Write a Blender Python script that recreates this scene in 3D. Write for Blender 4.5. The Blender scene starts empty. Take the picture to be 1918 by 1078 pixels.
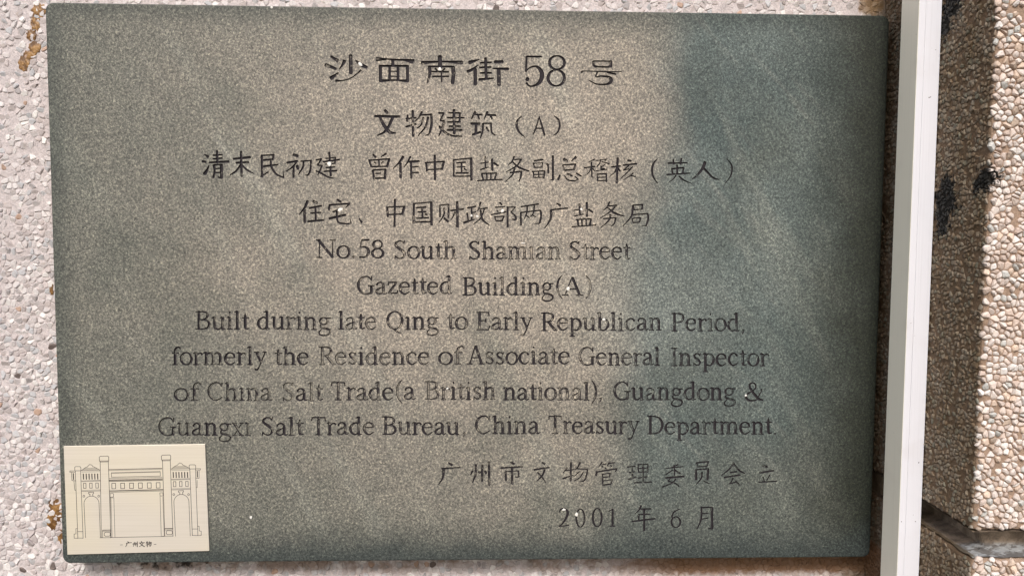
import bpy, bmesh, math, random
import numpy as np
from mathutils import Vector, Matrix
from mathutils.geometry import delaunay_2d_cdt
random.seed(11)
scene = bpy.context.scene
C = scene.collection

# ------------------------------------------------------------------ camera (fitted to the four plaque corners, 60 x 40 cm)
FOC = 1550.0                                   # focal length in photo pixels (1918 wide)
CA = (-0.0688695677, -0.0350572936, 0.00624993750)
CP = Vector((6.23349345, 43.6777427, 602.052514))   # mm: right, up, out of the wall
def rot3(a, b, c):
    return (Matrix.Rotation(c, 3, 'Z') @ Matrix.Rotation(b, 3, 'Y') @ Matrix.Rotation(a, 3, 'X'))
RC = rot3(*CA)
W3 = Matrix(((1, 0, 0), (0, 0, -1), (0, 1, 0)))     # (right, up, out) -> world (x, -y, z)
def wp(x, y, z=0.0):
    return Vector((x, -z, y)) / 1000.0
cam_d = bpy.data.cameras.new('camera'); cam = bpy.data.objects.new('camera', cam_d); C.objects.link(cam)
cam_d.sensor_width = 36.0; cam_d.lens = FOC / 1918 * 36.0
cam_d.clip_start = 0.01; cam_d.clip_end = 50.0
M4 = (W3 @ RC).to_4x4(); M4.translation = wp(*CP); cam.matrix_world = M4
scene.camera = cam

# ------------------------------------------------------------------ sky, sun, exposure
SUN_DIR = Vector((-0.17, -0.95, 0.80)).normalized()  # towards the sun
elev = math.asin(SUN_DIR.z); azim = math.atan2(SUN_DIR.x, SUN_DIR.y)
world = bpy.data.worlds.new("World"); scene.world = world; world.use_nodes = True
nt = world.node_tree; bg = nt.nodes['Background']
sky = nt.nodes.new('ShaderNodeTexSky'); sky.sky_type = 'NISHITA'; sky.sun_disc = False
sky.sun_elevation = elev; sky.sun_rotation = azim; sky.air_density = 1.0; sky.dust_density = 3.0
nt.links.new(sky.outputs[0], bg.inputs[0]); bg.inputs[1].default_value = 0.12
sd = bpy.data.lights.new('sun', 'SUN'); sd.energy = 1.9; sd.angle = math.radians(14); sd.color = (1, 0.95, 0.90)
sun = bpy.data.objects.new('sun', sd); C.objects.link(sun)
sun.rotation_euler = SUN_DIR.to_track_quat('Z', 'Y').to_euler()
scene.view_settings.view_transform = 'Standard'; scene.view_settings.look = 'None'
scene.view_settings.exposure = 0.36; scene.view_settings.gamma = 1.0

# ------------------------------------------------------------------ helpers
def pix(u, v, z=0.0):
    """point of the photo on the plane z mm in front of the slab face"""
    d = RC @ Vector(((u - 959) / FOC, -(v - 539) / FOC, -1.0)); t = (z - CP.z) / d.z
    q = CP + d * t; return (q.x, q.y)
def pix_side(u, v, X):
    d = RC @ Vector(((u - 959) / FOC, -(v - 539) / FOC, -1.0)); t = (X - CP.x) / d.x
    q = CP + d * t; return (q.y, q.z)
def mesh(name, vs, fs, mat=None, parent=None, smooth=False):
    """vs in mm (right, up, out)"""
    me = bpy.data.meshes.new(name); me.from_pydata([wp(*v) for v in vs], [], fs); me.update()
    o = bpy.data.objects.new(name, me); C.objects.link(o)
    if mat: me.materials.append(mat)
    if parent: o.parent = parent
    if smooth:
        for p in me.polygons: p.use_smooth = True
    return o
def empty(name, x, y, z):
    o = bpy.data.objects.new(name, None); C.objects.link(o); o.location = wp(x, y, z); o.empty_display_size = .02
    return o
def adopt(o, root):
    o.parent = root; o.matrix_parent_inverse = Matrix.Translation(-root.location)
def tag(o, label=None, cat=None, group=None, kind=None):
    if label: o['label'] = label
    if cat: o['category'] = cat
    if group: o['group'] = group
    if kind: o['kind'] = kind
def box(vs, fs, x0, x1, y0, y1, z0, z1):
    b = len(vs)
    vs += [(x0, y0, z0), (x1, y0, z0), (x1, y1, z0), (x0, y1, z0), (x0, y0, z1), (x1, y0, z1), (x1, y1, z1), (x0, y1, z1)]
    fs += [tuple(b + i for i in f) for f in ((3, 2, 1, 0), (4, 5, 6, 7), (0, 1, 5, 4), (1, 2, 6, 5), (2, 3, 7, 6), (3, 0, 4, 7))]
def bevel_obj(o, w, seg=2):
    bm = bmesh.new(); bm.from_mesh(o.data)
    bmesh.ops.bevel(bm, geom=bm.edges[:], offset=w, segments=seg, profile=0.5, affect='EDGES')
    bm.to_mesh(o.data); bm.free()

# ------------------------------------------------------------------ node helpers
class NT:
    def __init__(s, name):
        s.m = bpy.data.materials.new(name); s.m.use_nodes = True; s.t = s.m.node_tree; s.n = s.t.nodes
        s.b = s.n['Principled BSDF']; s.tc = s.n.new('ShaderNodeTexCoord')
        g = s.n.new('ShaderNodeNewGeometry'); s.pos = g.outputs['Position']
        x = s.n.new('ShaderNodeSeparateXYZ'); s.t.links.new(s.pos, x.inputs[0]); s.x, s.y, s.z = x.outputs
    def L(s, a, b): s.t.links.new(a, b)
    def put(s, v, sock):
        if hasattr(v, 'is_output'): s.L(v, sock)
        elif isinstance(v, (tuple, list)): sock.default_value = tuple(v) + ((1,) if len(v) == 3 and len(sock.default_value) == 4 else ())
        else: sock.default_value = v
    def math(s, op, a, b=0.0, c=0.0, clamp=False):
        n = s.n.new('ShaderNodeMath'); n.operation = op; n.use_clamp = clamp
        s.put(a, n.inputs[0]); s.put(b, n.inputs[1]); s.put(c, n.inputs[2]); return n.outputs[0]
    def noise(s, scale, detail=3, rough=0.55, vec=None, dist=0.0, col=False):
        n = s.n.new('ShaderNodeTexNoise'); n.inputs['Scale'].default_value = scale; n.inputs['Detail'].default_value = detail
        n.inputs['Roughness'].default_value = rough; n.inputs['Distortion'].default_value = dist
        if vec is None:                         # turned off the lattice, so that no grid shows on the flat faces
            if not hasattr(s, 'turned'):
                q = s.n.new('ShaderNodeMapping'); q.inputs['Rotation'].default_value = (0.61, 0.43, 0.87); s.L(s.pos, q.inputs[0]); s.turned = q.outputs[0]
            vec = s.turned
        s.L(vec, n.inputs['Vector']); return n.outputs['Color' if col else 'Fac']
    def vor(s, scale, feat='F1', vec=None, out='Distance'):
        n = s.n.new('ShaderNodeTexVoronoi'); n.feature = feat; n.inputs['Scale'].default_value = scale
        s.L(vec or s.pos, n.inputs['Vector']); return n.outputs[out]
    def vmap(s, scale, tilt=0.0):
        q = s.n.new('ShaderNodeMapping'); q.inputs['Rotation'].default_value = (0, tilt, 0); s.L(s.pos, q.inputs[0])
        n = s.n.new('ShaderNodeMapping'); n.inputs['Scale'].default_value = scale; s.L(q.outputs[0], n.inputs[0]); return n.outputs[0]
    def rng(s, v, a, b, c=0.0, d=1.0, smooth=True):
        n = s.n.new('ShaderNodeMapRange'); n.interpolation_type = 'SMOOTHSTEP' if smooth else 'LINEAR'
        s.put(v, n.inputs[0]); s.put(a, n.inputs[1]); s.put(b, n.inputs[2]); s.put(c, n.inputs[3]); s.put(d, n.inputs[4]); return n.outputs[0]
    def mix(s, f, a, b, mode='MIX'):
        n = s.n.new('ShaderNodeMix'); n.data_type = 'RGBA'; n.blend_type = mode
        s.put(f, n.inputs[0]); s.put(a, n.inputs[6]); s.put(b, n.inputs[7]); return n.outputs[2]
    def attr(s, name):
        n = s.n.new('ShaderNodeAttribute'); n.attribute_name = name; return n.outputs['Color']
    def blob(s, x, y, z, r):
        """distance in units of r to a point given in mm (right, up, out)"""
        n = s.n.new('ShaderNodeVectorMath'); n.operation = 'DISTANCE'; s.L(s.pos, n.inputs[0]); n.inputs[1].default_value = wp(x, y, z)
        return s.math('DIVIDE', n.outputs['Value'], r / 1000.0)
    def bump(s, h, dist, strength=1.0):
        n = s.n.new('ShaderNodeBump'); n.inputs['Strength'].default_value = strength; n.inputs['Distance'].default_value = dist
        s.put(h, n.inputs['Height']); s.L(n.outputs[0], s.b.inputs['Normal'])
    def out(s, col, rough=0.7, spec=0.4, metal=0.0):
        s.put(col, s.b.inputs['Base Color']); s.put(rough, s.b.inputs['Roughness']); s.b.inputs['Specular IOR Level'].default_value = spec
        s.b.inputs['Metallic'].default_value = metal; return s.m

XR = 308.0       # x of the pilaster's side face
ZW = -24.0       # wall plane (the slab face is z = 0)
ZP = 115.0       # pilaster front face
GY0, GY1 = -156.0, -138.0   # groove
GD = 17.0

# ------------------------------------------------------------------ materials
def stone_colour(m):
    """honed grey-green stone with a soft reflection painted in: warm middle, cool right"""
    big = m.noise(7.0, 3, 0.5); med = m.noise(38.0, 4, 0.6)
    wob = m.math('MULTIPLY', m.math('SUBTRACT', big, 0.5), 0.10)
    # border of the painted reflection: leans to the left lower down
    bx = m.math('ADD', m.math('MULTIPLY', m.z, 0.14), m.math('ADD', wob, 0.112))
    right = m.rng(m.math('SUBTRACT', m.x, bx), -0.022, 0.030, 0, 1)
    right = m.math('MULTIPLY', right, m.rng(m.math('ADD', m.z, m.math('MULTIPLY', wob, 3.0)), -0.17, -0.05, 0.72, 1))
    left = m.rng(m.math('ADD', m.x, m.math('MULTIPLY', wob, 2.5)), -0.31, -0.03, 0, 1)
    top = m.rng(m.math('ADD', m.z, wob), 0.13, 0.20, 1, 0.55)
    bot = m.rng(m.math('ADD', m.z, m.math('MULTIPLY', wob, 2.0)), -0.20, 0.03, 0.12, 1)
    warm_sheen = m.math('MULTIPLY', m.math('MULTIPLY', left, top), bot)
    base = m.mix(warm_sheen, (0.130, 0.132, 0.114), (0.290, 0.256, 0.216))  # warm part of the reflection, put into the stone colour
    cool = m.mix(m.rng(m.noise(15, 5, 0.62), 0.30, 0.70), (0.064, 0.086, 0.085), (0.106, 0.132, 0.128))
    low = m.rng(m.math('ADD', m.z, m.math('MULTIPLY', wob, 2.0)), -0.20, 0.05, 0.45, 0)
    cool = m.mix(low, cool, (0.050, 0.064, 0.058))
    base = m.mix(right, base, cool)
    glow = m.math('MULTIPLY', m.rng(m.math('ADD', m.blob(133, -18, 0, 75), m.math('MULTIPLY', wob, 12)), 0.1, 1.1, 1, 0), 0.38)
    base = m.mix(glow, base, (0.25, 0.27, 0.25))  # pale bright spot of the reflection, painted on
    streak = m.noise(1.0, 4, 0.6, m.vmap((26, 26, 5.0), 0.5))
    base = m.mix(m.rng(streak, 0.50, 0.75, 0, 0.28), base, (0.30, 0.31, 0.27))
    wipe = m.noise(1.0, 3, 0.6, m.vmap((90, 90, 9.0), 0.75))
    base = m.mix(m.rng(wipe, 0.55, 0.75, 0, 0.16), base, (0.38, 0.37, 0.33))
    base = m.mix(m.rng(m.noise(11, 4, 0.6), 0.50, 0.72, 0, 0.38), base, (0.075, 0.085, 0.072))
    base = m.mix(m.rng(med, 0.35, 0.7, 0, 0.25), base, (0.08, 0.09, 0.08))
    # grime gathered along the rim, plus corner shade painted along the right edge
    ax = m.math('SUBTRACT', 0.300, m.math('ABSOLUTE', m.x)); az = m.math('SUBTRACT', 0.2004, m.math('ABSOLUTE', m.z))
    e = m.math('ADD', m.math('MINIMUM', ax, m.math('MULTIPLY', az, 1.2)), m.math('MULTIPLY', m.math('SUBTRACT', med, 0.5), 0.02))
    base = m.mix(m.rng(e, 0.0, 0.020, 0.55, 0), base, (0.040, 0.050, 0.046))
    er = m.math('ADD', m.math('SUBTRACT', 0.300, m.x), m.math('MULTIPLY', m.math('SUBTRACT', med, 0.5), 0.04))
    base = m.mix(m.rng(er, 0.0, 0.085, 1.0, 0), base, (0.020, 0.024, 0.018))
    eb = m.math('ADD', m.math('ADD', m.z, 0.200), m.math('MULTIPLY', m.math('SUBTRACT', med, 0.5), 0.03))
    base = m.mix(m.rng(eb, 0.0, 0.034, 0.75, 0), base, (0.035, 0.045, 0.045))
    # crystal grain
    g1 = m.noise(620, 1.5, 0.6); g2 = m.noise(1350, 1, 0.5)
    g = m.math('ADD', m.math('MULTIPLY', g1, 0.55), m.math('MULTIPLY', g2, 0.45))
    base = m.mix(m.rng(g, 0.37, 0.50, 0.62, 0), base, m.mix(1.0, base, (0.28, 0.29, 0.30), 'MULTIPLY'))
    g4 = m.noise(840, 0.3, 0.5, dist=0.7)
    base = m.mix(m.rng(g4, 0.62, 0.76, 0, 0.55), base, m.mix(1.0, base, (2.0, 1.95, 1.85), 'MULTIPLY'))
    base = m.mix(m.rng(g4, 0.36, 0.24, 0, 0.55), base, m.mix(1.0, base, (0.35, 0.35, 0.36), 'MULTIPLY'))
    base = m.mix(m.rng(g, 0.50, 0.64, 0, 0.75), base, m.mix(1.0, base, (2.2, 2.15, 2.0), 'MULTIPLY'))
    return base, g
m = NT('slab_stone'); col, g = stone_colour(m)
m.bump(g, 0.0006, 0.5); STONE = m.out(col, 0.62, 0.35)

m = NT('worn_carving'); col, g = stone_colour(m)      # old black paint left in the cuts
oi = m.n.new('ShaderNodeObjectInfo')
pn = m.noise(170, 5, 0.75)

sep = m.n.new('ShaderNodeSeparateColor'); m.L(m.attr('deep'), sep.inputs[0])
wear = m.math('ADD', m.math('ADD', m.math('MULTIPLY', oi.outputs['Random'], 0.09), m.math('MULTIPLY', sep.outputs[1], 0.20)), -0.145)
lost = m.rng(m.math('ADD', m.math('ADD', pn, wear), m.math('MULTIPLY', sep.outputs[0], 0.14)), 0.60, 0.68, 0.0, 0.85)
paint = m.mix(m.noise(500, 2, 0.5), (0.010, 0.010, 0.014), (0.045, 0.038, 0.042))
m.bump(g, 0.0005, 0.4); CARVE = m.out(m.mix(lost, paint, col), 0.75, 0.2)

# the wall and the pilaster: washed stone-chip render
mould_pts = []
for (u, v, r) in ((1772, 378, 11), (1766, 415, 8), (1775, 350, 7), (1845, 335, 7), (1784, 15, 12), (1772, 45, 9), (1835, 345, 5)):
    y_, z_ = pix_side(u, v, XR); mould_pts.append((XR, y_, z_, r * (1.25 if 300 < v < 500 else 0.95)))
def weather(m, col):
    n = m.noise(160, 4, 0.7); n2 = m.noise(420, 2, 0.6)
    k = m.math('ADD', m.math('MULTIPLY', m.math('SUBTRACT', n, 0.5), 2.8), m.math('MULTIPLY', m.math('SUBTRACT', n2, 0.5), 1.4))
    d = None
    for p in mould_pts:
        b = m.blob(*p); d = b if d is None else m.math('MINIMUM', d, b)
    # brown grime plus painted shade in the inner corner and on the side face
    side = m.math('MULTIPLY', m.rng(m.math('ADD', m.x, m.math('MULTIPLY', m.math('SUBTRACT', m.noise(60, 3), 0.5), 0.016)), 0.284, 0.300, 0, 1), m.rng(m.x, 0.3105, 0.3125, 1, 0))
    front = m.rng(m.y, -0.1125, -0.1165, 1, 0)
    gr = m.math('MULTIPLY', side, front)
    col = m.mix(m.math('MULTIPLY', gr, m.rng(m.noise(45, 3), 0.3, 0.7, 0.75, 0.95)), col, m.mix(0.30, m.mix(1.0, col, (0.40, 0.335, 0.235), 'MULTIPLY'), (0.15, 0.115, 0.07)))
    # rusty run-off under the slab's lower edge
    under = m.math('MULTIPLY', m.rng(m.math('ADD', m.z, m.math('MULTIPLY', m.math('SUBTRACT', n, 0.5), 0.012)), -0.2245, -0.2130, 0, 1), m.math('MULTIPLY', m.rng(m.x, -0.295, -0.24, 0, 1), m.rng(m.z, -0.192, -0.196, 0, 1)))
    col = m.mix(m.math('MULTIPLY', under, m.rng(m.noise(55, 3, 0.7), 0.40, 0.6, 0.1, 0.7)), col, (0.20, 0.125, 0.075))
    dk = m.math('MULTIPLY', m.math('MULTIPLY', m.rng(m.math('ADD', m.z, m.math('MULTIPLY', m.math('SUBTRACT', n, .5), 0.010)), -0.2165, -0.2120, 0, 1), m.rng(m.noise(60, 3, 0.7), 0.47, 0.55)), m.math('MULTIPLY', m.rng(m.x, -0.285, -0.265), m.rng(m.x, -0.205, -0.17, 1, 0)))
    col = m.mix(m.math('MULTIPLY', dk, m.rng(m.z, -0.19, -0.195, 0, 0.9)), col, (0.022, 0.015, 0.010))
    rr = m.math('MULTIPLY', m.rng(m.x, 0.08, 0.17, 0, 1.0), m.rng(m.z, -0.19, -0.196, 0, 1))
    col = m.mix(m.math('MULTIPLY', rr, m.rng(m.math('ADD', m.z, m.math('MULTIPLY', m.math('SUBTRACT', n, .5), 0.012)), -0.228, -0.219, 0.05, 0.95)), col, (0.19, 0.105, 0.055))
    # ochre stain above the slab by the inner corner
    xs, ys = pix(1630, 5, ZW)
    col = m.mix(m.rng(m.math('ADD', m.blob(xs, ys, ZW, 11), m.math('MULTIPLY', k, 0.5)), 0.6, 1.2, 0.75, 0), col, (0.22, 0.13, 0.05))
    return m.mix(m.rng(m.math('ADD', d, k), 0.70, 1.10, 0.98, 0), col, (0.006, 0.006, 0.005))
def render_coat(name, col, rough=0.85):
    m = NT(name)
    n = m.noise(700, 3, 0.7); n2 = m.noise(90, 3, 0.6)
    c = m.mix(m.rng(n, 0.3, 0.7), col, tuple(min(1, k * 1.35) for k in col))
    c = m.mix(m.rng(n2, 0.45, 0.7, 0, 0.35), c, tuple(k * 0.62 for k in col))
    c = weather(m, c)
    m.bump(m.math('ADD', n, m.math('MULTIPLY', n2, 2.0)), 0.0012, 0.7); return m.out(c, rough, 0.25)
COAT_W = render_coat('pink_render_coat', (0.50, 0.45, 0.445))
COAT_P = render_coat('tan_render_coat', (0.30, 0.215, 0.16))
def chip_mat(name, rough):
    m = NT(name); c = m.attr('tint')
    n = m.noise(900, 3, 0.7); n2 = m.noise(260, 3, 0.6)
    c = m.mix(m.rng(n, 0.3, 0.75, 0, 0.35), c, m.mix(1.0, c, (0.62, 0.58, 0.55), 'MULTIPLY'))
    c = m.mix(m.rng(n2, 0.55, 0.7, 0, 0.3), c, (0.42, 0.33, 0.27))
    c = weather(m, c); m.bump(m.math('ADD', n, n2), 0.0006, 0.6); return m.out(c, rough, 0.4)
CHIP = chip_mat('stone_chip', 0.6)
m = NT('groove_mortar'); n = m.noise(120, 4, 0.65, m.vmap((0.7, 1, 1), 0.4)); n2 = m.noise(500, 3, 0.7)
c = m.mix(m.rng(n, 0.35, 0.65), (0.33, 0.26, 0.195), (0.17, 0.13, 0.095)); c = m.mix(m.rng(n2, 0.5, 0.7, 0, 0.4), c, (0.09, 0.07, 0.06))
up = m.math('MULTIPLY', m.rng(m.z, -0.151, -0.1545, 0, 1), m.rng(m.y, -0.09, -0.096, 0, 1))
c = m.mix(m.math('MULTIPLY', up, 0.8), c, m.mix(m.rng(n, 0.42, 0.52), (0.42, 0.45, 0.47), (0.17, 0.17, 0.17)))  # blue skylight on the front ledge, mixed into the mortar colour
m.bump(m.math('ADD', n, n2), 0.0014, 0.7); MORTAR = m.out(weather(m, c), 0.8, 0.3)
m = NT('amber_adhesive'); n = m.noise(140, 3, 0.6, dist=0.6); n2 = m.noise(500, 2)
m.bump(n, 0.002, 0.8); AMBER = m.out(m.mix(m.rng(n2, 0.4, 0.65, 0, 0.5), m.mix(m.rng(n, 0.38, 0.6), (0.13, 0.060, 0.016), (0.36, 0.20, 0.07)), (0.10, 0.045, 0.015)), 0.45, 0.5)
def pvc(name, col):
    m = NT(name); v = m.noise(1, 4, 0.6, m.vmap((900, 900, 14))); n = m.noise(30, 3)
    c = m.mix(m.rng(v, 0.5, 0.75, 0, 0.16), col, tuple(k * 0.6 for k in col)); c = m.mix(m.rng(n, 0.5, 0.75, 0, 0.12), c, (0.45, 0.38, 0.33))
    sp = m.noise(420, 2, 0.5); cl = m.noise(22, 2)
    c = m.mix(m.math('MULTIPLY', m.rng(sp, 0.735, 0.76), m.rng(cl, 0.52, 0.6)), c, (0.05, 0.04, 0.035))
    m.bump(v, 0.0002, 0.4); return m.out(c, 0.42, 0.45)
PVC = pvc('white_plastic', (0.76, 0.77, 0.83)); PVC2 = pvc('yellowish_plastic', (0.78, 0.76, 0.66))  # second plastic is yellower, for the cover's side face
m = NT('brushed_brass'); v = m.noise(1, 5, 0.6, m.vmap((9, 9, 1600))); n = m.noise(9, 2)
c = m.mix(m.rng(v, 0.3, 0.7, 0, 0.5), (0.80, 0.745, 0.66), (0.64, 0.585, 0.49)); c = m.mix(m.rng(n, 0.4, 0.62, 0, 0.35), c, (0.84, 0.76, 0.52))
m.bump(v, 0.00012, 0.5); BRASS = m.out(c, 0.45, 0.5, 0.35)
m = NT('etched_ink'); INK = m.out(m.mix(m.noise(300), (0.018, 0.014, 0.012), (0.045, 0.035, 0.03)), 0.6, 0.3)
m = NT('white_paint'); WHITE = m.out(m.mix(m.noise(900), (0.86, 0.85, 0.82), (0.7, 0.68, 0.62)), 0.5)
m = NT('mortar_bed'); n = m.noise(260, 3, 0.7); m.bump(n, 0.001, 0.7); BED = m.out(m.mix(m.rng(n, .35, .65), (0.42, 0.33, 0.25), (0.17, 0.12, 0.085)), 0.9, 0.2)

# ------------------------------------------------------------------ stone chips: shrunken Voronoi cells, each a faceted stone
def clip(poly, nx, ny, d):
    out = []; L = len(poly)
    for i in range(L):
        a, b = poly[i], poly[(i + 1) % L]; da = a[0] * nx + a[1] * ny - d; db = b[0] * nx + b[1] * ny - d
        if da <= 0: out.append(a)
        if (da < 0 < db) or (db < 0 < da):
            t = da / (da - db); out.append((a[0] + (b[0] - a[0]) * t, a[1] + (b[1] - a[1]) * t))
    return out
def cells(a0, a1, b0, b1, s, gap, drop, rnd, keep=None, jit=0.95):
    na = int((a1 - a0) / s) + 4; nb = int((b1 - b0) / s) + 4
    P = {}
    for i in range(-2, na):
        for j in range(-2, nb):
            P[i, j] = (a0 + (i + .5 + rnd.uniform(-.5, .5) * jit + .5 * (j % 2)) * s, b0 + (j + .5 + rnd.uniform(-.5, .5) * jit) * s)
    res = []
    for (i, j), (x, y) in P.items():
        if not (a0 < x < a1 and b0 < y < b1): continue
        if keep and not keep(x, y): continue
        if rnd.random() < drop: continue
        poly = [(x - 1.3 * s, y - 1.3 * s), (x + 1.3 * s, y - 1.3 * s), (x + 1.3 * s, y + 1.3 * s), (x - 1.3 * s, y + 1.3 * s)]
        g = gap * rnd.uniform(0.5, 1.8)
        for di in (-2, -1, 0, 1, 2):
            for dj in (-2, -1, 0, 1, 2):
                q = P.get((i + di, j + dj))
                if not q or (di == 0 and dj == 0): continue
                dx, dy = q[0] - x, q[1] - y; L = math.hypot(dx, dy)
                if L > 2.7 * s or L < 1e-6: continue
                nx, ny = dx / L, dy / L
                poly = clip(poly, nx, ny, x * nx + y * ny + L / 2 - g)
                if len(poly) < 3: break
            if len(poly) < 3: break
        if len(poly) < 3: continue
        A = abs(sum(poly[k][0] * poly[(k + 1) % len(poly)][1] - poly[(k + 1) % len(poly)][0] * poly[k][1] for k in range(len(poly)))) / 2
        if A < 0.10 * s * s: continue
        res.append((x, y, A, poly))
    return res
def chip_geo(cell, h, rnd, roundness, put, top=0.72):
    """vertices / faces of one chip; put(a, b, height) places it on its plane"""
    x, y, A, poly = cell
    pts = []
    L = len(poly)
    for k in range(L):                                   # cut the corners a little
        p, q, r = poly[k - 1], poly[k], poly[(k + 1) % L]
        c = roundness * rnd.uniform(0.5, 1.2)
        pts.append((q[0] + (p[0] - q[0]) * c, q[1] + (p[1] - q[1]) * c)); pts.append((q[0] + (r[0] - q[0]) * c, q[1] + (r[1] - q[1]) * c))
    if L > 6: pts = [q for q in poly]
    cx = sum(p[0] for p in pts) / len(pts); cy = sum(p[1] for p in pts) / len(pts); R = math.sqrt(A / math.pi)
    tx, ty = rnd.gauss(0, 0.20), rnd.gauss(0, 0.20); h = h * rnd.uniform(0.6, 1.35)
    def ring(k, f, ox=0, oy=0):
        return [put(cx + (p[0] - cx) * k + ox, cy + (p[1] - cy) * k + oy, f * h + (f > .2) * ((p[0] - cx) * k * tx + (p[1] - cy) * k * ty) * f) for p in pts]
    n = len(pts); ox, oy = rnd.uniform(-.12, .12) * R, rnd.uniform(-.12, .12) * R
    vs = ring(1.0, -0.25) + ring(0.97, 0.5) + ring(top, 1.0, ox, oy); fs = []
    for r_ in (0, 1):
        for k in range(n):
            a, b = r_ * n + k, r_ * n + (k + 1) % n; fs.append((a, b, b + n, a + n))
    fs.append(tuple(2 * n + k for k in range(n)))
    return vs, fs
def rotz(poly): return poly
PAL_W = [((0.72, 0.68, 0.67), 22), ((0.62, 0.575, 0.57), 26), ((0.57, 0.51, 0.50), 20), ((0.54, 0.54, 0.555), 14), ((0.80, 0.77, 0.75), 9), ((0.45, 0.42, 0.42), 3), ((0.50, 0.35, 0.27), 0.9), ((0.14, 0.11, 0.10), 0.35)]
PAL_P = [((0.72, 0.62, 0.54), 22), ((0.62, 0.50, 0.42), 24), ((0.78, 0.71, 0.65), 16), ((0.55, 0.42, 0.33), 12), ((0.52, 0.53, 0.48), 9), ((0.66, 0.50, 0.39), 9), ((0.40, 0.31, 0.24), 6)]
PAL_S = [(tuple(v * k for v, k in zip(c, (0.66, 0.68, 0.66))), w) for c, w in PAL_P]      # side-face stones, darkened for grime and for the face's shade
PAL_F = [((0.84, 0.75, 0.69), 26), ((0.74, 0.63, 0.56), 24), ((0.86, 0.81, 0.77), 18), ((0.68, 0.55, 0.47), 12), ((0.60, 0.60, 0.57), 6), ((0.78, 0.62, 0.50), 8), ((0.5, 0.4, 0.32), 4)]
def pick(pal, rnd):
    t = rnd.uniform(0, sum(w for _, w in pal))
    for c, w in pal:
        t -= w
        if t <= 0: break
    k = rnd.uniform(0.82, 1.04); return tuple(min(0.9, v * k) for v in c)
def tint_mesh(o, cols):
    at = o.data.color_attributes.new('tint', 'FLOAT_COLOR', 'POINT'); at.data.foreach_set('color', np.array(cols, dtype=np.float32).ravel())
def uv_of(x, y, z):
    q = RC.transposed() @ (Vector((x, y, z)) - CP); return (959 + FOC * q.x / -q.z, 539 - FOC * q.y / -q.z)
def in_view(v): 
    u, w = uv_of(*v); return -5 < u < 1923 and -5 < w < 1083
def hidden(v):
    u, w = uv_of(*v); return (88 < u < 1655 and 20 < w < 1045) or (1658 < u < 1765)
def build_chips(sets, parent, nmax=290):
    """sets: list of (cells, height, roundness, put, palette, top); the largest in view become parts, the rest one body of stuff"""
    allc = []
    for cs, h, ro, put, pal, top, rnd in sets:
        for c in cs:
            ctr = put(c[0], c[1], 0)
            vis = in_view(ctr) and not hidden(ctr)
            # size in the picture
            e = 1.0; a0 = uv_of(*ctr); a1 = uv_of(*put(c[0] + e, c[1], 0)); a2 = uv_of(*put(c[0], c[1] + e, 0))
            pa = c[2] * abs((a1[0] - a0[0]) * (a2[1] - a0[1]) - (a1[1] - a0[1]) * (a2[0] - a0[0]))
            vs, fs = chip_geo(c, h, rnd, ro, put, top); allc.append((pa if vis else 0, vs, fs, pick(pal, rnd)))
    order = sorted(range(len(allc)), key=lambda i: -allc[i][0]); big = set(i for i in order[:nmax] if allc[i][0] > 0)
    VS, FS, CS = [], [], []
    for i, (pa, vs, fs, col) in enumerate(allc):
        if i in big:
            o = mesh('stone_chip', vs, fs, CHIP); tint_mesh(o, [col + (1,)] * len(vs)); o.parent = parent
        else:
            b = len(VS); VS += vs; FS += [tuple(b + k for k in f) for f in fs]; CS += [col + (1,)] * len(vs)
    o = mesh('stone_chips', VS, FS, CHIP); tint_mesh(o, CS); o.parent = parent; tag(o, kind='stuff')
    return o

# ------------------------------------------------------------------ the wall
rnd = random.Random(5)
vs, fs = [], []; box(vs, fs, -1400, 1400, -1100, 1100, ZW - 60, ZW)
wall = mesh('wall', vs, fs, COAT_W); tag(wall, kind='structure')
putw = lambda a, b, h: (a, b, ZW + h)
hole = lambda x, y: not (-294 < x < 292 and -194 < y < 196)
bare = lambda x, y: 0.42 if (y > 60 and x < 0) else (0.30 if y > 190 else 0.10)
cw = cells(-420, XR - 1, -285, 275, 4.3, 0.16, 0.0, rnd, keep=lambda x, y: hole(x, y) and rnd.random() > bare(x, y) * (1.3 if math.sin(x * .21) * math.sin(y * .17 + x * .05) > 0 else 0.6))
build_chips([(cw, 0.60, 0.27, putw, PAL_W, 0.70, rnd)], wall)

# ------------------------------------------------------------------ the pilaster (upper and lower block, groove between)
pil = empty('pilaster', XR + 150, -1100, ZW); tag(pil, 'projecting pilaster coated in cream stone chips with a recessed horizontal groove', 'pilaster')
X1 = 760.0
def slab_block(y0, y1):
    vs, fs = [], []; box(vs, fs, XR, X1, y0, y1, ZW + .0, ZP); o = mesh('block', vs, fs, COAT_P); adopt(o, pil); bevel_obj(o, 0.002, 2); return o
upb = slab_block(GY1, 1100); lob = slab_block(-1100, GY0)
vs, fs = [], []; box(vs, fs, XR + GD, X1 - 5, GY0 - 4, GY1 + 4, ZW + .5, ZP - GD)
core = mesh('groove_bed', vs, fs, MORTAR); bevel_obj(core, 0.004, 3); adopt(core, pil)
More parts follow.
